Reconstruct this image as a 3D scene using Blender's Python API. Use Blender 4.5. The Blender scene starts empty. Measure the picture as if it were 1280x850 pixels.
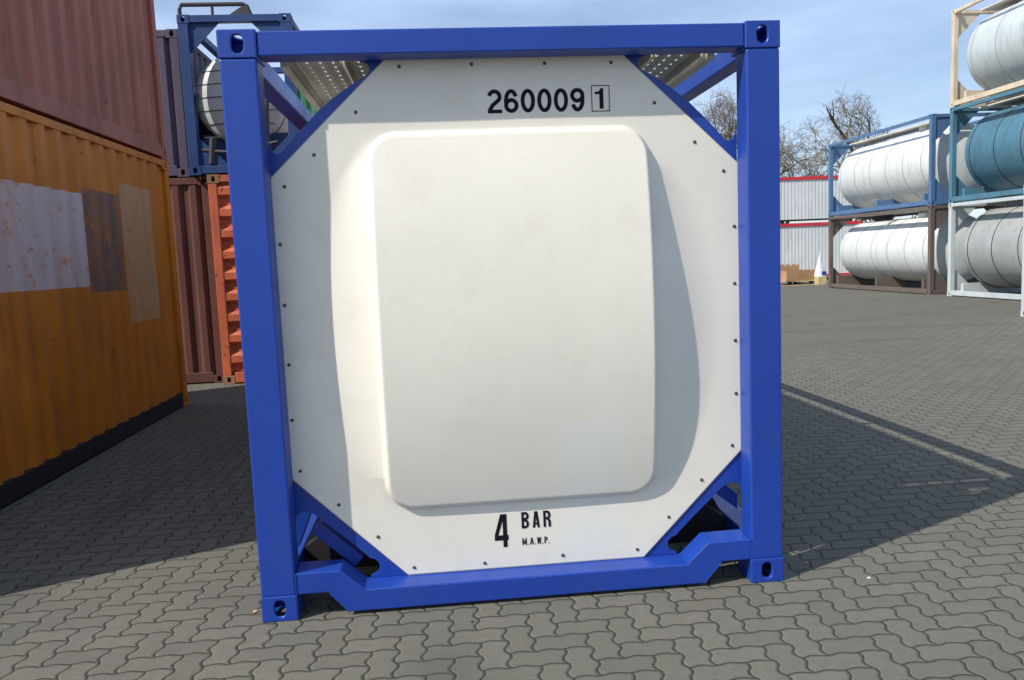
import bpy, bmesh, math, random
from mathutils import Vector, Matrix, noise as mnoise

# ------------------------------------------------------------------ camera, world, sun
scn = bpy.context.scene
COL = scn.collection
cam_d = bpy.data.cameras.new('camera'); cam = bpy.data.objects.new('camera', cam_d); COL.objects.link(cam)
cam_d.sensor_width = 36; cam_d.lens = 980 / 1280 * 36; cam_d.clip_end = 1500; cam_d.clip_start = .05
Rt, Fw, Up = Vector((.9949, -.09144, -.04252)), Vector((.08662, .99081, -.10391)), Vector((.05163, .0997, .99368))
m = Matrix.Identity(4)
for i in range(3):
    m[i][0] = Rt[i]; m[i][1] = Up[i]; m[i][2] = -Fw[i]
m.translation = Vector((-.3403, -3.4879, 1.59214)); cam.matrix_world = m
scn.camera = cam

SH = Vector((2.38, 1.165, -2.591)).normalized()          # the way the sunlight travels
SUN_EL = math.asin(-SH.z)
sd = bpy.data.lights.new('sun', 'SUN'); sd.energy = 4.9; sd.angle = math.radians(.55); sd.color = (1, .95, .87)
sun = bpy.data.objects.new('sun', sd); COL.objects.link(sun); sun.location = (-20, -10, 25)
sun.rotation_euler = SH.to_track_quat('-Z', 'Y').to_euler()
world = bpy.data.worlds.new('World'); scn.world = world; world.use_nodes = True
wt = world.node_tree; wt.nodes.clear()
wo = wt.nodes.new('ShaderNodeOutputWorld'); bg = wt.nodes.new('ShaderNodeBackground'); sky = wt.nodes.new('ShaderNodeTexSky')
sky.sky_type = 'NISHITA'; sky.sun_disc = False; sky.sun_elevation = SUN_EL
sky.sun_rotation = math.atan2(-SH.x, -SH.y); sky.air_density = 1.0; sky.dust_density = .6; sky.ozone_density = 2.4
bg.inputs[1].default_value = .108
# thin high cloud, in sky directions
tc = wt.nodes.new('ShaderNodeTexCoord'); mp = wt.nodes.new('ShaderNodeMapping'); mp.inputs['Scale'].default_value = (1.2, 1.0, 5.0)
mp.inputs['Rotation'].default_value = (0.25, .3, .4)
nz = wt.nodes.new('ShaderNodeTexNoise'); nz.inputs['Scale'].default_value = 2.3; nz.inputs['Detail'].default_value = 8; nz.inputs['Roughness'].default_value = .55
cr = wt.nodes.new('ShaderNodeValToRGB'); cr.color_ramp.elements[0].position = .30; cr.color_ramp.elements[1].position = .8
cr.color_ramp.elements[0].color = (.14, .14, .14, 1); cr.color_ramp.elements[1].color = (.55, .55, .55, 1)
mx = wt.nodes.new('ShaderNodeMix'); mx.data_type = 'RGBA'; mx.inputs[7].default_value = (8.8, 10.8, 14.8, 1)
L = wt.links.new
L(tc.outputs['Generated'], mp.inputs[0]); L(mp.outputs[0], nz.inputs[0]); L(nz.outputs[0], cr.inputs[0])
L(cr.outputs[0], mx.inputs[0]); L(sky.outputs[0], mx.inputs[6]); L(mx.outputs[2], bg.inputs[0]); L(bg.outputs[0], wo.inputs[0])
scn.view_settings.view_transform = 'Standard'; scn.view_settings.look = 'None'
scn.view_settings.exposure = 0.08; scn.view_settings.gamma = 1; scn.view_settings.use_curve_mapping = False
scn.render.engine = 'CYCLES'

# ------------------------------------------------------------------ materials
def nodes(name):
    mt = bpy.data.materials.new(name); mt.use_nodes = True; nt = mt.node_tree
    return mt, nt, nt.nodes['Principled BSDF'], nt.nodes.new, nt.links.new
def mixcol(nt, fac, a, b, blend='MIX'):
    n = nt.nodes.new('ShaderNodeMix'); n.data_type = 'RGBA'; n.blend_type = blend
    for idx, v in ((0, fac), (6, a), (7, b)):
        if isinstance(v, (int, float)): n.inputs[idx].default_value = v
        elif isinstance(v, tuple): n.inputs[idx].default_value = (*v, 1) if len(v) == 3 else v
        else: nt.links.new(v, n.inputs[idx])
    return n.outputs[2]
def M_(nt, op, a, b=None, c=None):
    n = nt.nodes.new('ShaderNodeMath'); n.operation = op
    for i, v in enumerate((a, b, c)):
        if v is None: continue
        if isinstance(v, (int, float)): n.inputs[i].default_value = v
        else: nt.links.new(v, n.inputs[i])
    return n.outputs[0]
def noise_(nt, coord, scale, detail=4, rough=.5, stretch=None):
    if stretch:
        mp = nt.nodes.new('ShaderNodeMapping'); mp.inputs['Scale'].default_value = stretch; nt.links.new(coord, mp.inputs[0]); coord = mp.outputs[0]
    n = nt.nodes.new('ShaderNodeTexNoise'); n.inputs['Scale'].default_value = scale; n.inputs['Detail'].default_value = detail
    n.inputs['Roughness'].default_value = rough; nt.links.new(coord, n.inputs[0]); return n.outputs[0]
def ramp(nt, v, p0, p1, c0=0., c1=1.):
    n = nt.nodes.new('ShaderNodeMapRange'); n.inputs[1].default_value = p0; n.inputs[2].default_value = p1
    n.inputs[3].default_value = c0; n.inputs[4].default_value = c1; nt.links.new(v, n.inputs[0]); return n.outputs[0]
def paint(name, col, rough=.45, var=.12, dirt=.15, dirtcol=(.12, .09, .06), bump=.02, rust=0., metal=0., streak=False, spec=.5, fine=60):
    mt, nt, b, N, K = nodes(name)
    co = N('ShaderNodeNewGeometry').outputs['Position']
    n1 = noise_(nt, co, 1.7, 5)
    c = mixcol(nt, ramp(nt, n1, .3, .7), tuple(x * (1 - var) for x in col), tuple(min(1, x * (1 + var)) for x in col))
    n2 = noise_(nt, co, 5 if not streak else 7, 7, .65, (1, 1, .12) if streak else None)
    c = mixcol(nt, ramp(nt, n2, .52, .8, 0, dirt * 2.5), c, dirtcol)
    if rust:
        n3 = noise_(nt, co, 9 if rust > 0 else 38, 8 if rust > 0 else 3, .7 if rust > 0 else .5)
        c = mixcol(nt, ramp(nt, n3, .72 - rust * .2, .74 - rust * .2), c, (.13, .045, .02) if rust > 0 else (.05, .035, .035))
    K(c, b.inputs['Base Color']); b.inputs['Metallic'].default_value = metal
    b.inputs['Specular IOR Level'].default_value = spec
    K(ramp(nt, n2, .3, .8, rough * .85, min(1, rough * 1.3)), b.inputs['Roughness'])
    if bump:
        bp = N('ShaderNodeBump'); bp.inputs['Strength'].default_value = .35; bp.inputs['Distance'].default_value = bump * .1
        K(noise_(nt, co, fine, 3), bp.inputs['Height']); K(bp.outputs[0], b.inputs['Normal'])
    return mt
BLUE = paint('blue_frame_paint', (.011, .049, .31), .38, .07, .10, (.03, .045, .10), .008, rust=-.25)
WHITE = paint('off_white_grp', (.79, .745, .635), .5, .035, .11, (.56, .49, .37), .04, fine=220)
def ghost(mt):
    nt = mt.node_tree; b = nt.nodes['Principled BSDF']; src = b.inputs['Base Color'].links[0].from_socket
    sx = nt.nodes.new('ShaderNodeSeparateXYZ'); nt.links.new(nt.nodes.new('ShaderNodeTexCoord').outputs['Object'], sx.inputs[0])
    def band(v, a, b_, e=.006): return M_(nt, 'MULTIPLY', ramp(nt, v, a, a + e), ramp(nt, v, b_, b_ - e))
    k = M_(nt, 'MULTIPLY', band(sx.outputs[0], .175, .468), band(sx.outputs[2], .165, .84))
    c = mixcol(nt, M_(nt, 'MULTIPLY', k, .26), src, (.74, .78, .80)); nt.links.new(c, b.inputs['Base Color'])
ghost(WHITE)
SHELL = paint('tank_cladding', (.60, .60, .57), .45, .08, .1)
GALV = paint('galvanised_grating', (.70, .67, .58), .6, .15, .2, (.2, .16, .1), .02, metal=.15)
BLACK = paint('black_lettering', (.008, .009, .015), .6, .02, 0, bump=0, spec=.15)
DARK = paint('dark_steel', (.035, .035, .038), .6, .2, .2)
BLACKSHADE = paint('black_steel_shade', (.008, .008, .009), .8, .2, .1)  # near-black steel; on the saddles and the orange rail it paints in shade
SCREW = paint('screw_steel', (.10, .10, .10), .4, .2, .2, metal=.6)
SEAL = paint('sealant_bead', (.42, .30, .27), .6, .2, .3, (.16, .1, .08), .02)
REDBR = paint('red_brown_container', (.36, .115, .075), .6, .15, .22, (.10, .045, .035), .04, rust=.3, streak=True)
ORANGE = paint('orange_container', (.55, .165, .005), .55, .14, .3, (.20, .075, .02), .04, rust=.35, streak=True)
ORED = paint('orange_red_container', (.52, .115, .045), .55, .15, .25, (.15, .06, .04), .04, rust=.5, streak=True)
DBROWN = paint('dull_brown_container', (.11, .038, .028), .6, .15, .25, (.06, .03, .025), .04, rust=.3, streak=True)
DPURP = paint('dusky_container', (.085, .065, .11), .6, .15, .2, (.04, .03, .05), .04, streak=True)
GREEN = paint('green_container', (.02, .16, .07), .55, .15, .2, rust=.2, streak=True)
WHITEC = paint('white_corrugated', (.64, .66, .64), .5, .06, .26, (.33, .31, .26), .02, streak=True)
PALE = paint('pale_tank', (.50, .55, .55), .45, .08, .3, (.3, .3, .27), .02, streak=True)
TEAL = paint('teal_tank', (.07, .18, .25), .5, .14, .3, (.06, .07, .07), .02, streak=True)
GREYC = paint('grey_tank', (.34, .36, .35), .45, .1, .25, (.15, .14, .12), .02, streak=True)
CREAM = paint('cream_frame', (.62, .52, .38), .5, .1, .25, (.2, .1, .06), .02, rust=.4, streak=True)
SBLUE = paint('slate_blue_frame', (.08, .16, .30), .5, .1, .2, (.05, .06, .08), .02, streak=True)
BRIGHTB = paint('dark_blue_frame', (.012, .05, .17), .5, .1, .15, (.03, .05, .1), .02)
BROWNF = paint('brown_grey_frame', (.13, .10, .085), .6, .15, .2, streak=True)
RED = paint('red_trim', (.60, .03, .04), .5, .08, .08)
LOGOW = paint('white_panel_paint', (.62, .55, .56), .55, .1, .2, (.3, .2, .15))
LOGOD = paint('dark_panel_paint', (.16, .11, .10), .55, .1, .2)
CARD = paint('cardboard', (.42, .25, .12), .8, .15, .1)
WOOD = paint('pale_timber', (.62, .50, .27), .75, .2, .2, (.25, .17, .09), .04)
PLASTIC = paint('white_sheet', (.78, .80, .80), .4, .04, .03)
BARK = paint('bark', (.075, .060, .045), .9, .3, .2, (.05, .05, .03), .1)
TWIG = paint('twig', (.135, .105, .062), .9, .3, .1)
PEB = paint('pebble_stone', (.42, .26, .15), .8, .2, .1)
PEBW = paint('pale_chip', (.55, .53, .48), .8, .2, .1)

def paving():
    mt, nt, b, N, K = nodes('interlocking_paving')
    pos = N('ShaderNodeNewGeometry').outputs['Position']
    sx = N('ShaderNodeSeparateXYZ'); K(pos, sx.inputs[0]); u = .1125
    X = M_(nt, 'ADD', M_(nt, 'DIVIDE', sx.outputs[0], u), 400.3); Y = M_(nt, 'ADD', M_(nt, 'DIVIDE', sx.outputs[1], u), 400.1)
    wob = N('ShaderNodeTexNoise'); wob.inputs['Scale'].default_value = 3.; wob.inputs['Detail'].default_value = 2; K(pos, wob.inputs[0])
    ws = N('ShaderNodeSeparateColor'); K(wob.outputs[1], ws.inputs[0])
    tau = 2 * math.pi
    def wave(t):      # softened zigzag, one period per stone width
        s = M_(nt, 'SINE', M_(nt, 'MULTIPLY', t, tau))
        return M_(nt, 'MULTIPLY', M_(nt, 'ARCTAN2', s, 1.0), .115)
    X2 = M_(nt, 'ADD', M_(nt, 'ADD', X, wave(Y)), M_(nt, 'MULTIPLY', M_(nt, 'SUBTRACT', ws.outputs[0], .5), .12))
    Y2 = M_(nt, 'ADD', M_(nt, 'ADD', Y, M_(nt, 'MULTIPLY', wave(M_(nt, 'ADD', X, .25)), .55)), M_(nt, 'MULTIPLY', M_(nt, 'SUBTRACT', ws.outputs[1], .5), .12))
    ix = M_(nt, 'FLOOR', X2); iy = M_(nt, 'FLOOR', Y2); fx = M_(nt, 'SUBTRACT', X2, ix); fy = M_(nt, 'SUBTRACT', Y2, iy)
    mm = M_(nt, 'FLOORED_MODULO', M_(nt, 'SUBTRACT', ix, iy), 4.0)
    def eq(k): return M_(nt, 'COMPARE', mm, float(k), .1)
    e0, e1, e2, e3 = eq(0), eq(1), eq(2), eq(3)
    dl = M_(nt, 'ADD', fx, e1); dr = M_(nt, 'ADD', M_(nt, 'SUBTRACT', 1., fx), e0)
    dt = M_(nt, 'ADD', M_(nt, 'SUBTRACT', 1., fy), e3); db = M_(nt, 'ADD', fy, e2)
    d = M_(nt, 'MINIMUM', M_(nt, 'MINIMUM', dl, dr), M_(nt, 'MINIMUM', dt, db))
    bx = M_(nt, 'SUBTRACT', ix, e1); by = M_(nt, 'SUBTRACT', iy, e2)
    cb = N('ShaderNodeCombineXYZ'); K(bx, cb.inputs[0]); K(by, cb.inputs[1])
    wn = N('ShaderNodeTexWhiteNoise'); wn.noise_dimensions = '2D'; K(cb.outputs[0], wn.inputs[0])
    joint = ramp(nt, d, .022, .062)                        # 0 in the joint
    dn = noise_(nt, pos, 25, 4, .6)
    grain = noise_(nt, pos, 150, 4, .75); mid = noise_(nt, pos, 22, 5, .7); big = noise_(nt, pos, .55, 5, .6); stain = noise_(nt, pos, 1.9, 5, .6)
    c = mixcol(nt, wn.outputs[0], (.130, .122, .092), (.176, .165, .126))
    c = mixcol(nt, ramp(nt, grain, .34, .66), mixcol(nt, .6, c, (.07, .066, .055)), mixcol(nt, .16, c, (.45, .43, .36)))
    c = mixcol(nt, ramp(nt, mid, .42, .72, 0, .5), c, (.095, .093, .075))
    c = mixcol(nt, ramp(nt, big, .35, .68, 0, .45), c, (.105, .105, .092))
    odd = M_(nt, 'GREATER_THAN', wn.outputs[0], .93)
    c = mixcol(nt, M_(nt, 'MULTIPLY', odd, .35), c, (.085, .082, .070))
    moss = noise_(nt, pos, 4.5, 5, .7)
    c = mixcol(nt, ramp(nt, moss, .6, .75, 0, .3), c, (.085, .09, .06))
    c = mixcol(nt, ramp(nt, stain, .64, .78, 0, .45), c, (.17, .115, .07))
    # faint curved tyre scrub marks further out
    def ring(cx, cy, r, w, amt, c):
        dx = M_(nt, 'SUBTRACT', sx.outputs[0], cx); dy = M_(nt, 'SUBTRACT', sx.outputs[1], cy)
        rr = M_(nt, 'SQRT', M_(nt, 'ADD', M_(nt, 'MULTIPLY', dx, dx), M_(nt, 'MULTIPLY', dy, dy)))
        k = ramp(nt, M_(nt, 'ABSOLUTE', M_(nt, 'SUBTRACT', rr, r)), w, w * .3, 0, amt)
        k = M_(nt, 'MULTIPLY', k, ramp(nt, noise_(nt, pos, .8, 3), .35, .6))
        return mixcol(nt, k, c, (.07, .07, .065))
    c = ring(6.5, 1.5, 7.2, .22, .4, c); c = ring(6.5, 1.5, 9.1, .25, .35, c); c = ring(2, 30, 19, .3, .3, c); c = ring(2, 30, 17.1, .3, .25, c)
    jc = mixcol(nt, ramp(nt, noise_(nt, pos, 6, 4), .4, .65), (.034, .032, .026), (.046, .047, .030))
    c = mixcol(nt, joint, jc, c)
    K(c, b.inputs['Base Color']); b.inputs['Roughness'].default_value = .85; b.inputs['Specular IOR Level'].default_value = .3
    h = M_(nt, 'ADD', M_(nt, 'MULTIPLY', ramp(nt, d, .02, .11), 1.0), M_(nt, 'MULTIPLY', grain, .45))
    h = M_(nt, 'ADD', h, M_(nt, 'MULTIPLY', wn.outputs[0], .25))
    bp = N('ShaderNodeBump'); bp.inputs['Strength'].default_value = .8; bp.inputs['Distance'].default_value = .006
    K(h, bp.inputs['Height']); K(bp.outputs[0], b.inputs['Normal'])
    return mt
PAVE = paving()

# ------------------------------------------------------------------ helpers
def link(name, bm, mat, parent=None, bevel=0, smooth=False, segs=2):
    bmesh.ops.recalc_face_normals(bm, faces=bm.faces)
    me = bpy.data.meshes.new(name); bm.to_mesh(me); bm.free(); me.materials.append(mat)
    if smooth:
        for p in me.polygons: p.use_smooth = True
    o = bpy.data.objects.new(name, me); COL.objects.link(o); o.parent = parent
    if bevel:
        bv = o.modifiers.new('bevel', 'BEVEL'); bv.width = bevel; bv.segments = segs; bv.limit_method = 'ANGLE'; bv.angle_limit = math.radians(40)
    return o
def tag(o, label=None, cat=None, group=None, kind=None):
    for k, v in (('label', label), ('category', cat), ('group', group), ('kind', kind)):
        if v: o[k] = v
    return o
def thing(name, label, cat, loc=(0, 0, 0), rz=0, group=None):
    o = bpy.data.objects.new(name, None); COL.objects.link(o); o.location = loc; o.rotation_euler = (0, 0, rz); o.empty_display_size = .2
    return tag(o, label, cat, group)
def box(bm, x0, x1, y0, y1, z0, z1):
    v = [bm.verts.new((x, y, z)) for x in (x0, x1) for y in (y0, y1) for z in (z0, z1)]
    for f in ((0, 1, 3, 2), (4, 6, 7, 5), (0, 4, 5, 1), (2, 3, 7, 6), (0, 2, 6, 4), (1, 5, 7, 3)): bm.faces.new([v[i] for i in f])
    return bm
def bx(*a): return box(bmesh.new(), *a)
def prism(pts, y0, y1, bm=None, axis='y'):
    """closed outline of (a, b) pairs pushed through y0..y1 (axis y: a=x b=z; axis x: a=y b=z; axis z: a=x b=y)"""
    bm = bm or bmesh.new()
    f = {'y': lambda a, b, t: (a, t, b), 'x': lambda a, b, t: (t, a, b), 'z': lambda a, b, t: (a, b, t)}[axis]
    A = [bm.verts.new(f(a, b, y0)) for a, b in pts]; B = [bm.verts.new(f(a, b, y1)) for a, b in pts]
    n = len(pts)
    bm.faces.new(A); bm.faces.new(B[::-1])
    for i in range(n): bm.faces.new((A[i], B[i], B[(i + 1) % n], A[(i + 1) % n]))
    return bm
def tube(bm, pts, rads, n=8, cap=True):
    rings = []
    for i, p in enumerate(pts):
        p = Vector(p); d = (Vector(pts[min(i + 1, len(pts) - 1)]) - Vector(pts[max(i - 1, 0)])).normalized()
        a = d.orthogonal().normalized() if not rings else (last - d * last.dot(d)).normalized(); last = a
        b = d.cross(a); r = rads[i] if isinstance(rads, (list, tuple)) else rads
        rings.append([bm.verts.new(p + (a * math.cos(t) + b * math.sin(t)) * r) for t in [2 * math.pi * k / n for k in range(n)]])
    for A, B in zip(rings, rings[1:]):
        for k in range(n): bm.faces.new((A[k], A[(k + 1) % n], B[(k + 1) % n], B[k]))
    if cap and n > 2: bm.faces.new(rings[0][::-1]); bm.faces.new(rings[-1])
    return bm
def lathe(prof, n=48, ctr=(0, 0), bm=None):
    """profile of (y, r) turned about the line x=ctr0, z=ctr1"""
    bm = bm or bmesh.new(); rings = []
    for y, r in prof:
        rings.append([bm.verts.new((ctr[0] + max(r, .001) * math.cos(t), y, ctr[1] + max(r, .001) * math.sin(t))) for t in [2 * math.pi * k / n for k in range(n)]])
    for A, B in zip(rings, rings[1:]):
        for k in range(n): bm.faces.new((A[k], A[(k + 1) % n], B[(k + 1) % n], B[k]))
    bm.faces.new(rings[0]); bm.faces.new(rings[-1][::-1])
    return bm
def copy_tree(o, parent=None, **kw):
    c = o.copy(); COL.objects.link(c); c.parent = parent
    for ch in list(o.children): copy_tree(ch, c)
    return c

# ------------------------------------------------------------------ ground
bm = bmesh.new()
S = 600; v = [bm.verts.new(p) for p in ((-S, -S, 0), (S, -S, 0), (S, S, 0), (-S, S, 0))]; bm.faces.new(v)
tag(link('ground', bm, PAVE), kind='structure')

# ------------------------------------------------------------------ corner casting, hollow, with oval openings
def casting_mesh():
    """0.162 x 0.178 deep x 0.118 high, origin at the outer lower front corner; body runs to +x, +y, +z"""
    def tmp(bm, name):
        me = bpy.data.meshes.new(name); bmesh.ops.recalc_face_normals(bm, faces=bm.faces); bm.to_mesh(me); bm.free()
        return bpy.data.objects.new(name, me)
    w, d, h = .162, .178, .118
    outer = tmp(bx(0, w, 0, d, 0, h), 'o'); COL.objects.link(outer)
    cav = tmp(bx(.016, w - .016, .020, d - .02, .014, h - .014), 'c'); COL.objects.link(cav)
    def oval(cx, cz, rx, rz, ax):
        pts = []
        for k in range(28):
            t = 2 * math.pi * k / 28; c, s = math.cos(t), math.sin(t)
            pts.append((cx + rx * math.copysign(abs(c) ** .75, c), cz + rz * math.copysign(abs(s) ** .75, s)))
        if ax == 'y': return prism(pts, -.05, .1)
        if ax == 'x': return prism(pts, -.05, .1, axis='x')
        return prism(pts, -.05, .2, axis='z')
    cuts = [tmp(oval(.083, .060, .025, .038, 'y'), 'h1'), tmp(oval(.09, .060, .025, .038, 'x'), 'h2'), tmp(oval(.085, .09, .03, .055, 'z'), 'h3')]
    for c in cuts: COL.objects.link(c)
    for c in [cav] + cuts:
        md = outer.modifiers.new('b', 'BOOLEAN'); md.operation = 'DIFFERENCE'; md.solver = 'EXACT'; md.object = c
    bv = outer.modifiers.new('bevel', 'BEVEL'); bv.width = .006; bv.segments = 3; bv.limit_method = 'ANGLE'; bv.angle_limit = math.radians(50)
    dg = bpy.context.evaluated_depsgraph_get(); me = bpy.data.meshes.new_from_object(outer.evaluated_get(dg))
    for o in [outer, cav] + cuts: bpy.data.objects.remove(o)
    return me
CAST = casting_mesh()
_castcache = {}
def casting(x, y, z, sxn, syn, parent, mat, top=False):
    """x,y: the outer corner in the thing's frame; sxn/syn: +1 when the body runs to +x / +y"""
    key = mat.name
    if key not in _castcache:
        me = CAST.copy(); me.materials.clear(); me.materials.append(mat); _castcache[key] = me
    o = bpy.data.objects.new('corner_casting', _castcache[key]); COL.objects.link(o); o.parent = parent
    o.location = (x, y, z + (.118 if top else 0)); o.scale = (sxn, syn, -1 if top else 1)
    return o

# ------------------------------------------------------------------ the blue framed tank container
W2, H, LEN = 1.219, 2.591, 6.058
def blue_tank():
    t = thing('tank_container', 'blue framed tank container with octagonal off white end panel marked 260009', 'tank container', (0, 0, 0))
    IN = 1.065
    # castings
    for sx_ in (-1, 1):
        for (y, sy) in ((-.003, 1), (LEN + .003, -1)):
            casting(sx_ * (W2 + .003), y, 0, -sx_, sy, t, BLUE)
            casting(sx_ * (W2 + .003), y, H + .003 - .118, -sx_, sy, t, BLUE, top=True)
            # posts: hollow section with an inner return
            y0, y1 = (0.0, .128) if sy == 1 else (LEN - .128, LEN)
            b = bx(min(sx_ * IN, sx_ * W2), max(sx_ * IN, sx_ * W2), y0, y1, .116, H - .116)
            link('corner_post', b, BLUE, t, bevel=.009, segs=3)
    for y0, y1 in ((0.0, .118), (LEN - .118, LEN)):
        b = bx(-1.059, 1.059, y0 + .004, y1, H - .108, H - .004); link('top_beam', b, BLUE, t, bevel=.007)
    # lower cross beam with raised ends
    def lower(yf, yb):
        prof = [(-1.063, .116), (-.918, .116), (-.832, .016), (.832, .016), (.918, .116), (1.063, .116), (1.063, .217), (.862, .215), (.757, .117),
                (-.757, .117), (-.862, .215), (-1.063, .217)]
        return prism(prof, yf, yb)
    link('bottom_beam', lower(.004, .150), BLUE, t, bevel=.006)
    link('bottom_beam', lower(LEN - .14, LEN - .004), BLUE, t, bevel=.006)
    # weld lips that run along the bends
    for s in (-1, 1):
        for P in ([(s * .757, .006, .117), (s * .862, .006, .214)], [(s * .832, .006, .018), (s * .917, .006, .114)], [(s * 1.0625, .003, .12), (s * 1.0625, .003, .215)]):
            link('weld_bead', tube(bmesh.new(), P, .0035, 6), BLUE, t)
    # gussets in the four corners of each end
    inner = [(-1.068, 2.150), (-1.060, 2.125), (-1.050, 2.103), (-1.035, 2.094), (-1.013, 2.098), (-.97, 2.147), (-.927, 2.193), (-.843, 2.275), (-.775, 2.329),
             (-.707, 2.376), (-.640, 2.414), (-.618, 2.426), (-.607, 2.442), (-.607, 2.460), (-.617, 2.475), (-.635, 2.484), (-.652, 2.487), (-.660, 2.496)]
    inner_low = [(-1.070, .405), (-1.067, .440), (-1.045, .457), (-1.017, .461), (-.989, .449), (-.954, .421), (-.885, .355), (-.816, .291), (-.759, .236), (-.741, .215), (-.716, .206),
                 (-.700, .190), (-.696, .170), (-.702, .150), (-.720, .138), (-.737, .133), (-.742, .118)]
    for sx_ in (-1, 1):
        for sz in (1, -1):
            src = inner if sz == 1 else inner_low
            pts = [(x * -sx_, z) for (x, z) in src]
            zt, zr, zm = (2.497, 1.90, 2.42) if sz == 1 else (.118, .712, .19)
            pts += [(.44 * sx_, zt), (.44 * sx_, zm), (1.0 * sx_, zr), (1.068 * sx_, zr)]
            link('gusset', prism(pts, .1345, .1445), BLUE, t, bevel=.002)
            link('gusset', prism([(x, z) for x, z in pts], LEN - .147, LEN - .137), BLUE, t)
    # rails
    for s in (-1, 1):
        a, c = sorted((s * 1.115, s * 1.216)); link('top_side_rail', bx(a, c, .178, LEN - .178, H - .106, H - .008), BLUE, t, bevel=.008)
        a, c = sorted((s * 1.09, s * 1.216)); link('bottom_side_rail', bx(a, c, .178, LEN - .178, .018, .2), BLUE, t, bevel=.008)
        # diagonal braces inside the lower corners
        b = bmesh.new()
        d = Vector((s * .30, 0, -.27)).normalized()
        for (ax, az, bx_, bz, w, ya, yb) in ((-.965, .385, -.775, .205, .062, .18, .30),):
            if s == 1: ax, bx_, ya, yb = -ax, -bx_, .36, .46
            n = Vector((bz - az, 0, -(bx_ - ax))).normalized() * w
            if n.z > 0: n = -n
            P = [(ax, az), (bx_, bz), (bx_ + n.x, bz + n.z), (ax + n.x, az + n.z)]
            prism(P, ya, yb, b)
        link('saddle_brace', b, BLUE, t, bevel=.004)
        b = bmesh.new(); P = [(s * .985, .455), (s * 1.09, .365), (s * 1.09, .285), (s * .94, .405)] if s == 1 else [(-1.09, .445), (-1.005, .448), (-1.085, .255), (-1.09, .25)]
        prism(P, .24, .34, b); link('corner_brace', b, BLUE, t, bevel=.003)
        link('support_plate', prism([(s * a_, b_) for a_, b_ in ((.50, .125), (1.085, .125), (1.085, .20), (1.045, .275), (.985, .345), (.90, .44), (.78, .50), (.50, .50))], .47, .485), BLACKSHADE, t)
    # the clad tank between the end frames
    prof = [(.29, .001)] + [(.29 + .24 * (1 - math.cos(a)), 1.11 * math.sin(a)) for a in [math.pi / 2 * k / 10 for k in range(1, 11)]]
    prof += [(y, r + .006 * (k % 2)) for k, (y, r) in enumerate([(1.2, 1.11), (1.21, 1.11), (1.26, 1.11), (1.27, 1.11), (3.0, 1.11), (3.01, 1.11), (3.06, 1.11), (3.07, 1.11), (4.8, 1.11), (4.81, 1.11)])]
    prof += [(LEN - .29 - .24 * (1 - math.cos(a)), 1.11 * math.sin(a)) for a in [math.pi / 2 * k / 10 for k in range(10, 0, -1)]] + [(LEN - .29, .001)]
    link('tank_shell', lathe(prof, 64, (0, 1.335)), SHELL, t, smooth=True)
    for y in (.45, 1.5, 3.0, 4.5, 5.5): link('tank_saddle', prism([(-1.09, .07), (1.09, .07), (1.09, .19), (.75, .42), (-.75, .42), (-1.09, .19)], y - .05, y + .05), BLACKSHADE, t)  # saddles coloured black to paint in the shade under the tank
    # grating walkway on top: perforated planks
    for k in range(8):
        x0 = -.955 + k * .236; x1 = x0 + .222; b = bmesh.new(); zt = 2.530
        xs = [x0, x0 + .046, x0 + .056, x0 + .106, x0 + .116, x0 + .166, x0 + .176, x1]
        ys = [.16]
        while ys[-1] < LEN - .25: ys += [ys[-1] + .06, ys[-1] + .085]
        vs = {}
        def V(i, j):
            if (i, j) not in vs: vs[i, j] = b.verts.new((xs[i], ys[j], zt))
            return vs[i, j]
        for j in range(len(ys) - 1):
            for i in range(len(xs) - 1):
                if j % 2 == 1 and i in (1, 3, 5): continue
                b.faces.new((V(i, j), V(i + 1, j), V(i + 1, j + 1), V(i, j + 1)))
        me_top = b
        o = link('walkway_plank', b, GALV, t); so = o.modifiers.new('thick', 'SOLIDIFY'); so.thickness = .003; so.offset = -1
        b = bmesh.new(); y1 = ys[-1]
        for xx in (x0, x1 - .003): box(b, xx, xx + .003, .16, y1, 2.486, 2.5265)
        for xx in (x0 + .030, x0 + .081, x0 + .141, x0 + .195):   # shallow ridges under the plank
            prism([(xx - .014, 2.5265), (xx, 2.516), (xx + .014, 2.5265)], .16, y1, b)
        link('plank_flange', b, GALV, o)
    for y in (1.9, 3.6, 5.4): link('walkway_bearer', bx(-1.10, 1.10, y, y + .05, 2.45, 2.484), GALV, t)
    link('walkway_edge', bx(-.995, -.96, .15, 5.9, 2.47, 2.545), GALV, t); link('walkway_edge', bx(.94, .975, .15, 5.9, 2.47, 2.545), GALV, t)
    # ---------------- end panel with pressed dome and rounded rectangular cover
    ztop, zbot, zc = 2.515, .119, 1.297
    octo = [(-.525, 2.50), (.525, 2.50), (1.072, 1.985), (1.072, .622), (.572, .119), (-.560, .119), (-1.072, .622), (-1.072, 1.985)]
    def inside(x, z): return all(((octo[(i + 1) % 8][0] - a) * (z - b_) - (octo[(i + 1) % 8][1] - b_) * (x - a)) <= 1e-6 for i, (a, b_) in enumerate(octo))
    px0, px1, pz0, pz1, rc = -.640, .640, .440, 2.170, .135
    def sdf_rect(x, z):
        cx, cz = (px0 + px1) / 2, (pz0 + pz1) / 2; hx, hz = (px1 - px0) / 2 - rc, (pz1 - pz0) / 2 - rc
        qx, qz = abs(x - cx) - hx, abs(z - cz) - hz
        return math.hypot(max(qx, 0), max(qz, 0)) + min(max(qx, qz), 0) - rc
    def sm(t): t = max(0, min(1, t)); return t * t * (3 - 2 * t)
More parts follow.
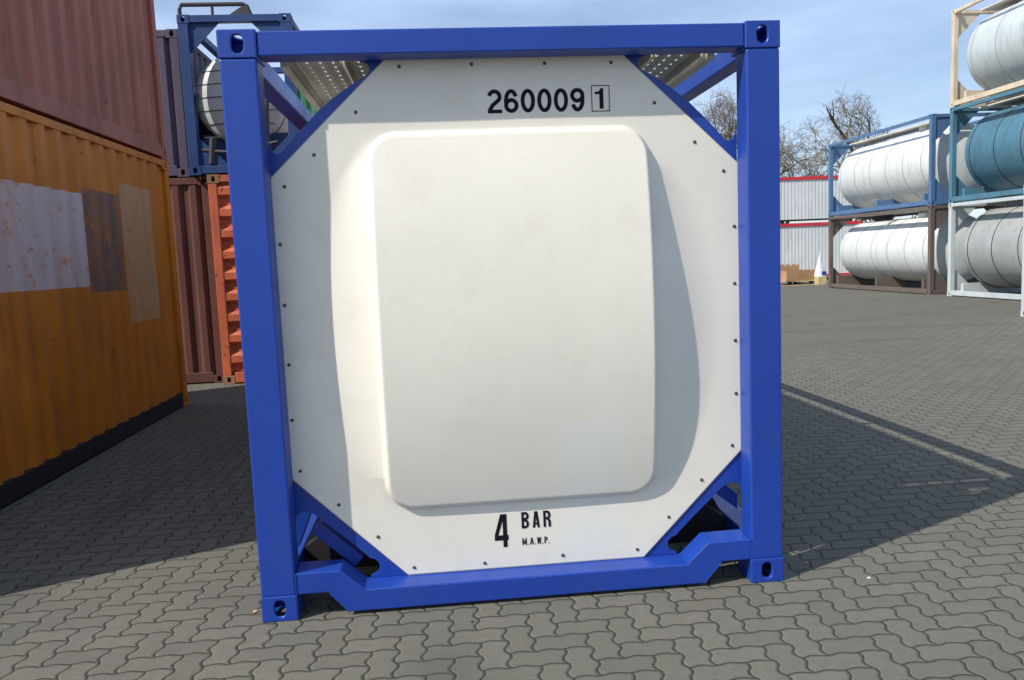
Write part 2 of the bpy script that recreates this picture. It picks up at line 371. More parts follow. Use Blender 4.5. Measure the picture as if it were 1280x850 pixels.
    def height(x, z):
        zz = (z - 1.305) / .865; face = .022 + .106 * (1 - zz * zz) + .004 * (1 - (x / .64) ** 2)
        s = sdf_rect(x, z)
        dome = 0.0; q = 1.265 ** 2 - (z - 1.262) ** 2
        zs = max(-1, min(1, (z - 1.30) / .90)); top = .074 * (1 - zs * zs)
        xr = -.335 + math.sqrt(q) if q > 0 else 0; xl = .42 - math.sqrt(1.37 ** 2 - (z - 1.30) ** 2)
        t = min(1, (xr + .06 - x) / max(.12, xr + .06 - px1)) if x > 0 else min(1, (x - xl) / max(.12, px0 - xl))
        if t > 0: dome = top * t ** 1.9 * sm((z - .42) / .12) * sm((2.20 - z) / .12)
        if s < -.026: return max(face, dome)
        k = sm(-(s) / .026 * .5 + .5) if s < .026 else 0
        k = sm((.006 - s) / .026)
        return dome + (max(face, dome) - dome) * k
    nx, nz = 330, 366
    xs = [-1.072 + 2.144 * i / nx for i in range(nx + 1)]; zs = [.119 + 2.381 * j / nz for j in range(nz + 1)]
    b = bmesh.new(); g = {}
    YP = .1295
    def clampx(x, z):      # slide points outside the octagon onto its slanted edges
        if z > 1.985: lim = 1.072 - (z - 1.985) * (.547 / .515)
        elif z < .622: lim = (.572 if x > 0 else .560) + (z - .119) * ((1.072 - (.572 if x > 0 else .560)) / .503)
        else: lim = 1.072
        return lim
    for j, z in enumerate(zs):
        for i, x in enumerate(xs):
            lim = clampx(x, z); xx = x
            xx = x * lim / 1.072 if abs(x) > .0 and lim < 1.072 else x
            g[i, j] = b.verts.new((xx, YP - height(xx, z) + .0006 * math.sin(xx * 7 + z * 3) * math.sin(z * 5), z))
    for j in range(nz):
        for i in range(nx): b.faces.new((g[i, j], g[i + 1, j], g[i + 1, j + 1], g[i, j + 1]))
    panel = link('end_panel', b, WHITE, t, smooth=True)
    so = panel.modifiers.new('thick', 'SOLIDIFY'); so.thickness = .004; so.offset = 0
    # reddish sealant bead round the panel edge
    b = bmesh.new(); o3 = [Vector((x * 1.0, YP + .003, z)) for x, z in octo]
    for i in range(8): tube(b, [o3[i], o3[(i + 1) % 8]], .0045, 6)
    link('sealant_bead', b, SEAL, panel)
    # the film strip left on the panel
    # screws
    scr = [(-.475, 2.458), (-.154, 2.462), (.176, 2.459), (.481, 2.456), (.678, 2.273), (.864, 2.091), (1.0, 1.955), (1.048, 1.696), (1.046, 1.428), (1.046, 1.156), (1.046, .899), (1.024, .645),
           (.869, .484), (.702, .311), (.543, .160), (.177, .159), (-.2, .150), (-.535, .155), (-.695, .317), (-.866, .484), (-1.03, .656), (-1.050, .896), (-1.046, 1.152), (-1.046, 1.423),
           (-1.046, 1.696), (-1.010, 1.95), (-.872, 2.085), (-.677, 2.265)]
    b = lathe([(-.0050, .001), (-.0046, .004), (-.003, .0065), (-.0012, .0072), (-.0010, .0082), (0.001, .0085)], 14)
    s0 = link('screw', b, SCREW, panel, smooth=False)
    for i, (x, z) in enumerate(scr):
        s_ = s0 if i == 0 else s0.copy()
        if i: COL.objects.link(s_); s_.parent = panel
        s_.location = (x, YP - .002 - height(x, z), z)
    # ---------------- lettering
    YL = YP - .0031
    def stroke(bm, pts, w, off, y=YL, closed=False):
        n = len(pts); Lp, Rp = [], []
        for i in range(n):
            if closed: a, c = Vector(pts[i - 1]), Vector(pts[(i + 1) % n])
            else: a, c = Vector(pts[max(0, i - 1)]), Vector(pts[min(n - 1, i + 1)])
            dd = (c - a).normalized(); nn = Vector((-dd.y, dd.x)) * w / 2; q = Vector(pts[i]) + Vector(off)
            Lp.append(bm.verts.new((q.x + nn.x, y, q.y + nn.y))); Rp.append(bm.verts.new((q.x - nn.x, y, q.y - nn.y)))
        for i in range(n if closed else n - 1): j = (i + 1) % n; bm.faces.new((Lp[i], Lp[j], Rp[j], Rp[i]))
    def arc(cx, cz, rx, rz, a0, a1, n=16): return [(cx + rx * math.cos(math.radians(a0 + (a1 - a0) * k / n)), cz + rz * math.sin(math.radians(a0 + (a1 - a0) * k / n))) for k in range(n + 1)]
    def poly(bm, pts, off, y=YL): bm.faces.new([bm.verts.new((x + off[0], y, z + off[1])) for x, z in pts])
    hh = .105; w = .0180; cw = .0655
    def digit(bm, ch, off):
        cx = cw / 2; rx = (cw - w) / 2
        if ch == '0': stroke(bm, arc(cx, hh / 2, rx, (hh - w) / 2, 0, 360, 32)[:-1], w, off, closed=True)
        if ch in '69':
            rz = .0238; loop = arc(cx, rz + w / 2, rx, rz, 0, 360, 28)[:-1]
            tail = arc(cx, .051, rx, .0450, 180, 28, 18); tail = [(x, z) for x, z in tail]; tail = [(cx - rx, rz + w / 2)] + tail
            if ch == '9': loop = [(cw - x, hh - z) for x, z in loop]; tail = [(cw - x, hh - z) for x, z in tail]
            stroke(bm, loop, w, off, closed=True); stroke(bm, tail, w, off, YL - .00012)
        if ch == '2':
            p = arc(cx, hh - w / 2 - .0245, rx, .0245, 168, -32, 16); p += [(cx + .006, .047), (cx - .010, .034), (.0125, .018), (.0095, .008)]
            stroke(bm, p, w, off); poly(bm, [(.001, 0), (cw, 0), (cw, .0155), (.001, .0155)], off, YL - .00012)
    b = bmesh.new()
    for k, ch in enumerate('260009'): digit(b, ch, (-.090 + k * .0756, 2.2445 - k * .0004))
    link('container_number', b, BLACK, panel)
    b = bmesh.new(); X0, X1, Z0, Z1 = .3855, .470, 2.240, 2.357; q = .0036
    for r in ((X0, X1, Z0, Z0 + q), (X0, X1, Z1 - q, Z1)): poly(b, [(r[0], r[2]), (r[1], r[2]), (r[1], r[3]), (r[0], r[3])], (0, 0))
    for r in ((X0, X0 + q, Z0 + q, Z1 - q), (X1 - q, X1, Z0 + q, Z1 - q)): poly(b, [(r[0], r[2]), (r[1], r[2]), (r[1], r[3]), (r[0], r[3])], (0, 0))
    o_ = (.4015, 2.2525)
    poly(b, [(.0210, 0), (.0395, 0), (.0395, .091), (.0265, .091), (.0210, .080)], o_); poly(b, [(.0, .0650), (.0209, .0650), (.0209, .080), (.017, .077), (.0, .075)], o_)
    link('check_digit', b, BLACK, panel)
    # 4 BAR / M.A.W.P.
    b = bmesh.new(); o_ = (-.147, .222)
    hh4 = .162
    poly(b, [(.040, 0), (.060, 0), (.060, .0335), (.040, .0335)], o_); poly(b, [(0, .0335), (.066, .0335), (.066, .059), (0, .059)], o_)
    poly(b, [(.040, .0592), (.060, .0592), (.060, hh4), (.040, hh4)], o_); poly(b, [(.0, .0592), (.018, .0592), (.0398, .128), (.0398, hh4), (.030, hh4)], o_)
    link('pressure_figure', b, BLACK, panel)
    def letter(bm, ch, x, z, w_, h_, s_):
        o_ = (x, z); e = s_ / 2
        if ch == 'B':
            stroke(bm, [(e, 0), (e, h_)], s_, o_)
            stroke(bm, [(s_, h_ - e), (w_ * .55, h_ - e)] + arc(w_ * .55, h_ * .75, w_ * .45 - e, h_ * .25 - e, 90, -90, 8) + [(s_, h_ * .5 + e)], s_, o_, YL - .00012)
            stroke(bm, [(s_, h_ * .5), (w_ * .55, h_ * .5)] + arc(w_ * .55, h_ * .25 + e * .3, w_ * .45 - e, h_ * .25 - e * .8, 90, -90, 8) + [(s_, e)], s_, o_, YL - .00024)
        if ch in 'RP':
            stroke(bm, [(e, 0), (e, h_)], s_, o_)
            stroke(bm, [(s_, h_ - e), (w_ * .55, h_ - e)] + arc(w_ * .55, h_ * .73, w_ * .45 - e, h_ * .27 - e, 90, -90, 8) + [(s_, h_ * .46 + e)], s_, o_, YL - .00012)
            if ch == 'R': stroke(bm, [(w_ * .62, h_ * .5), (w_ - e, h_ * .36), (w_ - e * .9, 0)], s_, o_, YL - .00024)
        if ch == 'A':
            stroke(bm, [(e, 0), (w_ / 2 - e * .3, h_)], s_ * .95, o_); stroke(bm, [(w_ - e, 0), (w_ / 2 + e * .3, h_)], s_ * .95, o_, YL - .00012)
            stroke(bm, [(w_ * .25, h_ * .24), (w_ * .75, h_ * .24)], s_ * .8, o_, YL - .00024)
        if ch == 'M':
            stroke(bm, [(e, 0), (e, h_)], s_, o_); stroke(bm, [(w_ - e, 0), (w_ - e, h_)], s_, o_)
            stroke(bm, [(e, h_), (w_ / 2, h_ * .15)], s_ * .8, o_, YL - .00012); stroke(bm, [(w_ - e, h_), (w_ / 2, h_ * .15)], s_ * .8, o_, YL - .00024)
        if ch == 'W':
            stroke(bm, [(e, h_), (w_ * .28, 0)], s_ * .8, o_); stroke(bm, [(w_ * .28, 0), (w_ / 2, h_)], s_ * .7, o_, YL - .00012)
            stroke(bm, [(w_ / 2, h_), (w_ * .72, 0)], s_ * .7, o_, YL - .00024); stroke(bm, [(w_ * .72, 0), (w_ - e, h_)], s_ * .8, o_, YL - .00036)
        if ch == '.': poly(bm, [(0, 0), (s_, 0), (s_, s_), (0, s_)], o_)
    b = bmesh.new()
    for k, ch in enumerate('BAR'): letter(b, ch, -.016 + k * .0525, .307, .035, .080, .0115)
    link('unit_lettering', b, BLACK, panel); b = bmesh.new()
    x = -.016
    for ch in 'M.A.W.P.':
        if ch == '.': letter(b, ch, x, .2250, .004, .03, .0045); x += .0115
        else:
            ww = {'M': .021, 'A': .018, 'W': .021, 'P': .015}[ch]; letter(b, ch, x, .225, ww, .034, .0055 if ch != 'A' else .005); x += ww + .004
    link('note_lettering', b, BLACK, panel)
    return t
blue_tank()

# ------------------------------------------------------------------ box containers
def corr_wall(a0, a1, z0, z1, face, plane, depth=.036, pitch=.28, horizontal=False, out=1):
    """trapezoid corrugated sheet; face 'x' lies in plane x, runs along y; face 'y' lies in plane y, runs along x"""
    b = bmesh.new(); prof = []
    lo, hi = (z0, z1) if horizontal else (a0, a1)
    t = lo
    prof.append((t, 0))
    while t + pitch <= hi + 1e-6:
        prof += [(t + pitch * .32, 0), (t + pitch * .5, depth), (t + pitch * .82, depth), (t + pitch, 0)]; t += pitch
    if prof[-1][0] < hi: prof.append((hi, 0))
    rows = []
    for (s, d) in prof:
        row = []
        for e in ((a0, a1) if horizontal else (z0, z1)):
            a, z = (e, s) if horizontal else (s, e)
            row.append(b.verts.new((plane + out * (d - depth), a, z) if face == 'x' else (a, plane + out * (d - depth), z)))
        rows.append(row)
    for A, B in zip(rows, rows[1:]): b.faces.new((A[0], B[0], B[1], A[1]))
    return b
def box_container(name, label, cat, loc, w, l, h, mat, group=None, pitch=.28, rib_end=False, castmat=None):
    """origin: lower left front corner; width along x, length along y"""
    t = thing(name, label, cat, loc, 0, group)
    cm = castmat or mat
    for sx_, x in ((1, 0), (-1, w)):
        for sy, y in ((1, 0), (-1, l)):
            casting(x, y, 0, sx_, sy, t, cm); casting(x, y, h - .118, sx_, sy, t, cm, top=True)
            x0, x1 = sorted((x + sx_ * .004, x + sx_ * .12)); y0, y1 = sorted((y + sy * .004, y + sy * .12))
            link('corner_post', bx(x0, x1, y0, y1, .117, h - .117), mat, t, bevel=.008)
        x0, x1 = sorted((x + sx_ * .005, x + sx_ * .085))
        link('top_rail', bx(x0, x1, .178, l - .178, h - .08, h - .01), mat, t, bevel=.005)
        link('bottom_rail', bx(x0, x1, .178, l - .178, .02, .17), mat, t, bevel=.005)
        o = link('side_wall', corr_wall(.12, l - .12, .17, h - .08, 'x', x + sx_ * .012, out=-sx_, pitch=pitch), mat, t)
    for sy, y in ((1, 0), (-1, l)):
        y0, y1 = sorted((y + sy * .005, y + sy * .085))
        link('end_rail', bx(.163, w - .163, y0, y1, h - .1, h - .008), mat, t, bevel=.005); link('end_sill', bx(.163, w - .163, y0, y1, .02, .16), mat, t, bevel=.005)
        link('end_wall', corr_wall(.12, w - .12, .16, h - .1, 'y', y + sy * .012, out=-sy, pitch=.29 if rib_end else .24, depth=.05 if rib_end else .036, horizontal=rib_end), mat, t)
    link('roof', bx(.02, w - .02, .02, l - .02, h - .045, h - .02), mat, t)
    link('floor', bx(.06, w - .06, .06, l - .06, .12, .17), DARK, t)
    return t
def side_paint():
    """the orange wall with blank painted fields on it (wall coordinates: y along, z up)"""
    mt = ORANGE.copy(); mt.name = 'orange_side_with_painted_fields'; nt = mt.node_tree; b = nt.nodes['Principled BSDF']
    src = b.inputs['Base Color'].links[0].from_socket
    co = nt.nodes.new('ShaderNodeTexCoord').outputs['Object']; sx = nt.nodes.new('ShaderNodeSeparateXYZ'); nt.links.new(co, sx.inputs[0])
    c = src
    for (y0, y1, z0, z1, colr) in ((.9, 3.72, 1.50, 2.32, (.60, .52, .54)), (3.80, 4.52, 1.44, 2.38, (.13, .09, .085)), (4.66, 5.40, 1.10, 2.50, (.50, .30, .15))):
        k = M_(nt, 'MULTIPLY', M_(nt, 'MULTIPLY', M_(nt, 'GREATER_THAN', sx.outputs[1], y0), M_(nt, 'LESS_THAN', sx.outputs[1], y1)),
               M_(nt, 'MULTIPLY', M_(nt, 'GREATER_THAN', sx.outputs[2], z0), M_(nt, 'LESS_THAN', sx.outputs[2], z1)))
        wear = M_(nt, 'MULTIPLY', ramp(nt, noise_(nt, co, 9, 8, .75), .56, .62, .9, .25), ramp(nt, noise_(nt, co, 6, 5, .6, (1, 1, .15)), .4, .7, 1, .6))
        c = mixcol(nt, M_(nt, 'MULTIPLY', k, wear), c, colr)
    nt.links.new(c, b.inputs['Base Color']); return mt
ORANGE_SIDE = side_paint()
# the stack on the left: orange below, red brown above
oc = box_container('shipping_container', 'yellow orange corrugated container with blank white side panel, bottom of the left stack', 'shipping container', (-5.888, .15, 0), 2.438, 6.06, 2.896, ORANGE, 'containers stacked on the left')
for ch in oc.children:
    if ch.name.startswith('bottom_rail'): ch.data.materials[0] = BLACKSHADE  # black rail colour stands in for the shaded gap under the container
    if ch.name.startswith('side_wall'): ch.data.materials[0] = ORANGE_SIDE
box_container('shipping_container', 'dull red brown corrugated container on top of the yellow orange one at left', 'shipping container', (-5.888, .15, 2.9), 2.438, 6.06, 2.896, REDBR, 'containers stacked on the left')
box_container('shipping_container', 'weathered orange red container with horizontal ribs, behind the left post of the blue frame', 'shipping container', (-3.44, 7.7, 0), 2.438, 6.06, 2.896, ORED, 'containers behind the left post', rib_end=True, castmat=paint('rusty_casting', (.28, .15, .07), .7, .2, .3))
box_container('shipping_container', 'dull brown container squeezed between the left stack and the ribbed orange red one', 'shipping container', (-5.90, 7.9, 0), 2.438, 6.06, 2.896, DBROWN, 'containers behind the left post')
box_container('shipping_container', 'dusky purple grey container on top of the dull brown one at left', 'shipping container', (-6.16, 7.9, 2.9), 2.438, 6.06, 1.98, DPURP, 'containers behind the left post')
for k, (zz, lab) in enumerate(((0, 'dark green corrugated container at the bottom, seen through the upper left frame opening'), (2.9, 'dark green corrugated container on top, seen through the upper left frame opening'))):
    box_container('shipping_container', lab, 'shipping container', (-3.5, 15.2, zz), 2.438, 6.06, 2.896, GREEN, 'green containers in the back row')

# ------------------------------------------------------------------ small tank unit on top of the orange red container
def tank_unit(name, label, loc, w, l, h, fm, tm, rt, group=None, strap=DARK, rail=False, cx=None, beams=True, ladder=False):
    t = thing(name, label, 'tank container', loc, 0, group); ps = .11
    for sx_, x in ((1, 0), (-1, w)):
        for sy, y in ((1, 0), (-1, l)):
            casting(x, y, 0, sx_, sy, t, fm); casting(x, y, h - .118, sx_, sy, t, fm, top=True)
            x0, x1 = sorted((x + sx_ * .004, x + sx_ * (ps + .03))); y0, y1 = sorted((y + sy * .004, y + sy * (ps + .02)))
            link('corner_post', bx(x0, x1, y0, y1, .117, h - .117), fm, t, bevel=.008)
        x0, x1 = sorted((x + sx_ * .005, x + sx_ * .1))
        link('top_rail', bx(x0, x1, .178, l - .178, h - .1, h - .01), fm, t, bevel=.005)
        link('bottom_rail', bx(x0, x1, .178, l - .178, .03, .16), fm, t, bevel=.005)
    zc = h / 2 + .02; cx = w / 2 if cx is None else cx
    for y0, y1 in ((.006, .1), (l - .1, l - .006)):
        link('end_beam', bx(.163, w - .163, y0, y1, h - .1, h - .006), fm, t, bevel=.004); link('end_beam', bx(.163, w - .163, y0, y1, .02, .12), fm, t, bevel=.004)
        g = .28 * w
        for sx_ in (-1, 1):
            for sz in (-1, 1):
                xx = w / 2 + sx_ * (w / 2 - .12); z_ = h - .1 if sz == 1 else .118
                link('gusset', prism([(xx, z_), (xx - sx_ * g, z_), (xx, z_ - sz * g)], y0 + .03, y0 + .05), fm, t)
    hd = .3 * rt
    prof = [(.2, .001)] + [(.2 + hd * (1 - math.cos(a)), rt * math.sin(a)) for a in [math.pi / 2 * k / 8 for k in range(1, 9)]]
    prof += [(l - .2 - hd * (1 - math.cos(a)), rt * math.sin(a)) for a in [math.pi / 2 * k / 8 for k in range(8, 0, -1)]] + [(l - .2, .001)]
    link('tank_shell', lathe(prof, 40, (cx, zc)), tm, t, smooth=True)
    n = max(3, int(l / 1.0))
    for k in range(n):
        y = .2 + hd + .15 + (l - .7 - 2 * hd) * k / (n - 1)
        b = bmesh.new(); rg = [[b.verts.new((cx + r * math.cos(a), yy, zc + r * math.sin(a))) for a in [2 * math.pi * q / 48 for q in range(48)]] for yy, r in ((y, rt + .001), (y, rt + .008), (y + .022, rt + .008), (y + .022, rt + .001))]
        for A, B in zip(rg, rg[1:]):
            for q in range(48): b.faces.new((A[q], A[(q + 1) % 48], B[(q + 1) % 48], B[q]))
        link('cladding_strap', b, strap, t)
    if beams:
        for y in (.5, l / 2, l - .5): link('tank_saddle', bx(.1, w - .1, y - .05, y + .05, .06, max(.1, zc - rt + .15)), fm, t)
        b = bmesh.new()
        for y in (l * .33,): tube(b, [(cx, y, zc + rt - .02), (cx, y, zc + rt + .12)], .28, 20)
        link('manhole', b, tm, t)
    if beams and not rail: link('walkway', bx(w * .3, w * .62, .15, l - .15, h - .055, h - .02), GALV, t)
    if ladder:
        b = bmesh.new()
        for x in (w * .62, w * .62 + .35): tube(b, [(x, .05, .15), (x, .05, h - .1)], .018, 8)
        for k in range(8): tube(b, [(w * .62, .05, .3 + k * .29), (w * .62 + .35, .05, .3 + k * .29)], .012, 6)
        link('ladder', b, GALV, t)
    if rail:
        b = bmesh.new(); z = h
        pts = [(.02, .1, h - .02), (.02, .1, h + .10), (.05, .1, h + .155), (.40, .1, h + .155), (.86, .1, h + .155), (.91, .1, h + .13), (.99, .1, h - .08)]
        tube(b, pts, .028, 8); tube(b, [(.45, .1, h + .15), (.45, .1, h - .02)], .02, 8)
        prism([(.62, h - .02), (.86, h + .13), (.90, h + .13), (.97, h - .06), (.60, h - .06)], .08, .11, b)
        link('handrail', b, DARK, t)
    return t
u = tank_unit('small_tank_container', 'small white tank in a dark blue frame stacked on the ribbed orange red container', (-3.68, 7.75, 2.9), 1.5, 3.0, 2.12, BRIGHTB, SHELL, .62, rail=True, cx=.66)
b = bmesh.new()      # pipes and valves below and beside the small tank
tube(b, [(.10, .08, .25), (.10, .06, .7), (.18, .05, 1.1)], .03, 8); tube(b, [(.1, .06, .35), (.5, .03, .30), (1.2, .05, .42)], .028, 8)
tube(b, [(1.05, .06, .2), (1.08, .06, .9), (1.16, .05, 1.35)], .035, 8); tube(b, [(.3, .05, .15), (.34, .05, .5)], .05, 8); tube(b, [(.24, .04, .5), (.46, .04, .5)], .014, 6)
link('pipework', b, DARK, u)
b = bmesh.new()      # black lines across the tank end: insulation seams
for zz in (-.36, -.18, 0, .18, .36):
    hw = math.sqrt(.6 ** 2 - zz ** 2) * .97
    pts = []
    for k in range(13):
        xx = -hw + 2 * hw * k / 12; r = math.hypot(xx, zz) / .62; pts.append((.66 + xx, .2 + .186 * (1 - math.sqrt(max(0, 1 - r * r))) - .004, 1.08 + zz))
    tube(b, pts, .006, 5)
link('cladding_seam', b, DARK, u)

# ------------------------------------------------------------------ right hand rows
XR = 13.9
tank_unit('tank_container', 'bottom tank container of the three high stack at right edge, grey tank in pale frame', (XR, 11.45, 0), 2.438, 6.06, 2.591, PALE, GREYC, 1.1, 'tank containers in the three high stack')
tank_unit('tank_container', 'middle tank container of the three high stack at right edge, teal tank and frame', (XR, 11.45, 2.595), 2.438, 6.06, 2.591, TEAL, TEAL, 1.1, 'tank containers in the three high stack')
tank_unit('tank_container', 'topmost tank container at right edge, pale tank in a rusty cream frame', (XR, 11.45, 5.19), 2.438, 6.06, 2.591, CREAM, PALE, 1.1, 'tank containers in the three high stack', strap=GREYC)
tank_unit('tank_container', 'lower white tank container of the two high stack beyond the right stack', (XR, 18.3, 0), 2.438, 6.06, 2.591, BROWNF, WHITEC, 1.02, 'tank containers in the two high stack', strap=GREYC)
tank_unit('tank_container', 'upper tank container of the two high stack beyond, white tank in slate blue frame', (XR, 18.3, 2.595), 2.438, 6.06, 2.591, SBLUE, WHITEC, 1.1, 'tank containers in the two high stack', strap=GREYC)
box_container('shipping_container', 'pale grey green container cut off by the right edge of the photo', 'shipping container', (11.15, 5.1, 0), 2.438, 6.06, 2.591, PALE)

# white site cabins with red bands
def cabin(label, z, h, bands):
    w, l = 6.6, 2.5
    t = thing('site_cabin', label, 'site cabin', (12.3, 31, z), 0, 'white site cabins with red bands')
    link('wall', corr_wall(.1, w - .1, .1, h - .1, 'y', .01, out=-1, pitch=.16, depth=.008), WHITEC, t)
    link('wall', corr_wall(.1, w - .1, .1, h - .1, 'y', l - .01, out=1, pitch=.16, depth=.008), WHITEC, t)
    for x, o in ((.01, -1), (w - .01, 1)): link('wall', corr_wall(.1, l - .1, .1, h - .1, 'x', x, out=o, pitch=.16, depth=.008), WHITEC, t)
    for (z0, z1) in bands:
        b = bmesh.new(); box(b, 0, w, -.03, .06, z0, z1); box(b, 0, w, l - .06, l + .03, z0, z1); box(b, -.03, .06, .062, l - .062, z0, z1); box(b, w - .06, w + .03, .062, l - .062, z0, z1)
        link('red_band', b, RED, t)
    link('roof', bx(.02, w - .02, .02, l - .02, h - .14, h - .08), GREYC, t)
    for x in (.06, w - .16):
        for y in (0.0, l - .1): link('corner_post', bx(x, x + .1, y + (.0 if y else 0), y + .1, .02, h - .02), WHITEC, t)
    return t
cabin('lower white corrugated site cabin with red bands behind the pallet', 0, 2.66, ((.18, .27), (2.47, 2.61)))
cabin('upper white corrugated site cabin with red roof band, below the bare trees', 2.68, 2.0, ((1.86, 2.0),))

# pallet with cardboard tray and a white plastic sheet
pal = thing('pallet', 'pale timber pallet under the cardboard tray, in front of the site cabins', 'pallet', (13.15, 27.0, 0), .03)
W_ = 2.05
for k, y in enumerate((0, .25, .5, .75, 1.0)): link('deck_board', bx(0, W_, y, y + .16, .155, .185), WOOD, pal)
for x in (0, W_ / 2 - .06, W_ - .12): link('stringer', bx(x, x + .12, .0, 1.16, .125, .153), WOOD, pal)
for x in (0, W_ / 2 - .07, W_ - .14):
    for y in (.02, .5, 1.0): link('block', bx(x, x + .14, y, y + .14, .03, .123), DARK if x > .1 else WOOD, pal)
for y in (.02, .5, 1.0): link('bottom_board', bx(0, W_, y, y + .14, .0, .028), WOOD, pal)
def tray(label, loc, w, d, h, rz, mat=CARD):
    t = thing('cardboard_tray', label, 'cardboard tray', loc, rz, 'cardboard on the pallet'); b = bmesh.new()
    # front and back walls with scalloped cut-outs on the top edge
    def wall(y):
        n = max(2, int(w / .22)); pts = [(0, 0), (w, 0), (w, h)]
        for k in range(n):
            c = w - w * (k + .5) / n
            pts += [(c + .055, h), (c + .04, h - .05), (c, h - .07), (c - .04, h - .05), (c - .055, h)]
        pts.append((0, h)); prism(pts, y, y + .012)
        return pts
    for y in (0, d - .012): link('tray_wall', prism(wall(y), y, y + .012), mat, t)
    for x in (0, w - .012): link('tray_wall', bx(x, x + .012, .013, d - .013, 0, h), mat, t)
    link('tray_base', bx(.013, w - .013, .013, d - .013, .002, .014), mat, t)
    for k in range(5): link('divider', bx(.02 + (w - .06) * k / 4, .032 + (w - .06) * k / 4, .015, d - .015, .016, h * .75), mat, t)
    return t
tray('front brown cardboard tray with scalloped edge lying on the pallet', (13.5, 26.98, .186), 1.45, .95, .42, .10)
tray('rear brown cardboard tray lying behind the scalloped one on the pallet', (13.05, 27.5, .186), 1.2, .55, .66, -.05)
b = bmesh.new(); rnd = random.Random(3); apex = b.verts.new((0, 0, 1.02)); ring = []
for lv, (r, z) in enumerate(((.05, .75), (.10, .5), (.17, .22), (.2, .0))):
    ring.append([b.verts.new((r * (1 + .25 * math.sin(k * 2.4)) * math.cos(2 * math.pi * k / 12), r * .6 * math.sin(2 * math.pi * k / 12), z)) for k in range(12)])
for k in range(12): b.faces.new((apex, ring[0][k], ring[0][(k + 1) % 12]))
for A, B in zip(ring, ring[1:]):
    for k in range(12): b.faces.new((A[k], B[k], B[(k + 1) % 12], A[(k + 1) % 12]))
b.faces.new(ring[-1])
ps = link('plastic_sheet', b, PLASTIC); ps.location = (14.86, 26.9, .33); tag(ps, 'white plastic sheet bunched to a peak at the right end of the pallet', 'plastic sheet')
link('blue_tape', bx(.02, .2, -.14, -.13, .06, .2), BLUE, ps)
# what the sheet stands on
tag(link('timber_block', bx(14.70, 15.05, 26.72, 27.05, 0, .325), WOOD, bevel=.01), 'pale timber block beside the pallet under the white sheet', 'timber block')

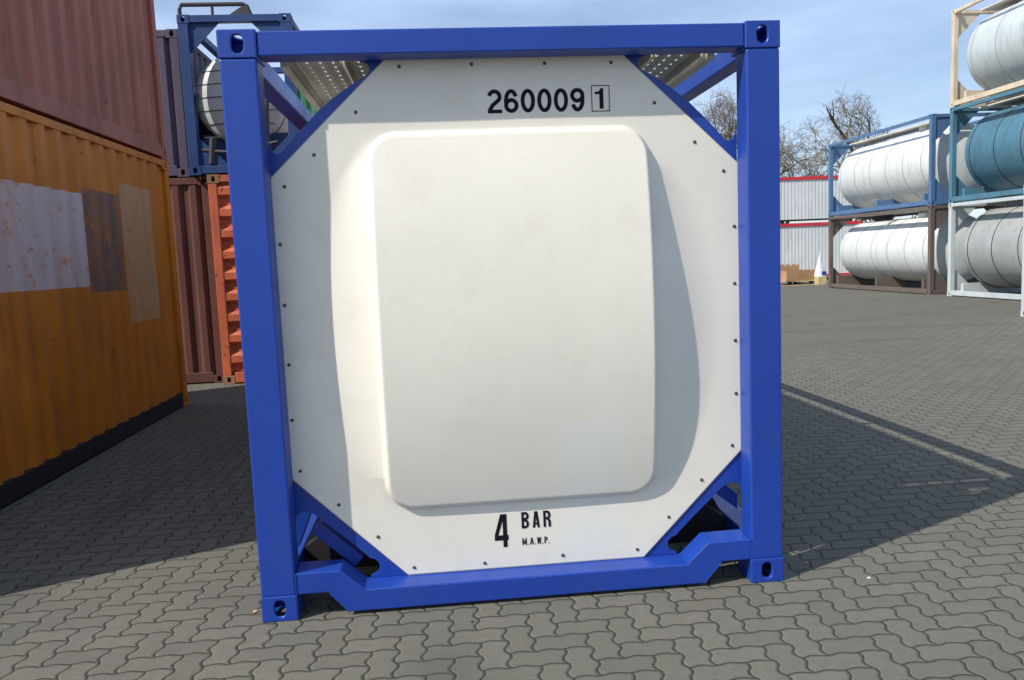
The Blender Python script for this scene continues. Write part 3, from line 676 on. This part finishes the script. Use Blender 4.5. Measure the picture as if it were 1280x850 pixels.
# ------------------------------------------------------------------ bare trees
def tree(label, loc, height, seed, width=9.0):
    rnd = random.Random(seed); root = thing('bare_tree', label, 'tree', loc, 0, 'bare trees beyond the cabins')
    bt, bc = bmesh.new(), bmesh.new(); cz = height * .60; rz = height * .41; rw = width / 2
    lump = [(rnd.uniform(0, 6.28), rnd.uniform(-.8, .8)) for _ in range(7)]
    def env(p):         # uneven crown outline
        v = Vector((p.x / rw, p.y / rw, (p.z - cz) / rz)); r = v.length
        return r / (1 + .28 * mnoise.noise(v.normalized() * 1.8 + Vector((seed, 0, 0))) if r > .01 else 1)
    cnt = [0]; LIM = [9, 1.15, 1.1, 1.05, 1, 1, 1, 1]
    def grow(p, d, length, r, lvl):
        broke = False; n = 4 if lvl < 4 else 3; pts = [p]; q = p.copy(); dd = d.copy(); bend = Vector((rnd.uniform(-1, 1), rnd.uniform(-1, 1), rnd.uniform(-.6, .8))) * .22
        for k in range(n):
            dd = (dd + bend + Vector((rnd.uniform(-1, 1), rnd.uniform(-1, 1), rnd.uniform(-1, 1))) * (.14 + .05 * lvl)).normalized(); q = q + dd * length / n; pts.append(q.copy())
            if lvl > 0 and env(q) > LIM[lvl]: broke = True; break
        n = len(pts) - 1; cnt[0] += 1
        rr = [max(.010, r * (1 - (.85 if broke else .45) * k / n)) for k in range(n + 1)]
        tube(bt if lvl < 3 else bc, pts, rr, 7 if lvl < 2 else (4 if lvl < 4 else 3), cap=False)
        if lvl >= 7 : return
        kids = {0: 6, 1: 5, 2: 4, 3: 4, 4: 4, 5: 3, 6: 3}[lvl]
        for k in range(kids):
            t = 1.0 if k == 0 else rnd.uniform(.35 if lvl else .8, 1.0)
            i = min(n - 1, int(t * n)); base = pts[i].lerp(pts[i + 1], t * n - i)
            if lvl > 0 and env(base) > LIM[lvl] - .01: continue
            az = rnd.uniform(0, 2 * math.pi) if lvl else 2 * math.pi * k / kids + rnd.uniform(-.4, .4); tilt = rnd.uniform(.45, 1.15) if k else rnd.uniform(.1, .35)
            a = dd.orthogonal().normalized(); b2 = dd.cross(a)
            nd = (dd * math.cos(tilt) + (a * math.cos(az) + b2 * math.sin(az)) * math.sin(tilt)).normalized()
            if lvl in (1, 2, 3): nd = (nd + Vector((0, 0, .10))).normalized()
            L_ = {0: .36, 1: .27, 2: .19, 3: .125, 4: .085, 5: .06, 6: .042}[lvl] * height * rnd.uniform(.7, 1.15)
            grow(base, nd, L_, r * (.48 if k else .66), lvl + 1)
    grow(Vector((0, 0, 0)), Vector((0, 0, 1)), height * .26, height * .026, 0)
    link('trunk', bt, BARK, root); link('crown', bc, TWIG, root)
tree('widest bare tree, its twigs just right of the blue frame', (28.4, 60, 0), 12.9, 5, 8.5)
tree('bare tree farthest right with a spreading crown above the cabins', (33.8, 62, 0), 14.6, 11, 8.5)
tree('bare tree seen through the upper right opening of the blue frame', (22.6, 60, 0), 13.9, 23, 6.5)
tree('bare tree hidden partly by the right stack of containers', (42, 66, 0), 10.5, 31, 9.0)
tree('bare tree far behind the green containers on the left', (-6.2, 46, 0), 13.4, 17, 6.5)

# ------------------------------------------------------------------ bits lying on the paving
def pebble(label, loc, r, mat, seed):
    b = bmesh.new(); bmesh.ops.create_icosphere(b, subdivisions=2, radius=r); rnd = random.Random(seed)
    for v in b.verts: v.co = Vector((v.co.x * 1.2, v.co.y * .9, v.co.z * .6)) * (1 + .25 * (mnoise.noise(v.co / r * 1.3 + Vector((seed, 0, 0)))))
    o = link('pebble', b, mat); o.location = (loc[0], loc[1], r * .45); tag(o, label, 'pebble', 'pebbles and chips on the paving')
pebble('orange brown pebble on the paving left of the lower left casting', (-1.279, .12, 0), .011, PEB, 1)
pebble('pale stone chip on the paving right of the lower right casting', (1.62, -.05, 0), .008, PEBW, 2)
pebble('brown leaf like chip on the paving near the lower right casting', (1.42, .18, 0), .010, PEB, 3)
pebble('tiny dark chip on the paving below the bottom beam', (-.281, -.164, 0), .007, DARK, 4)
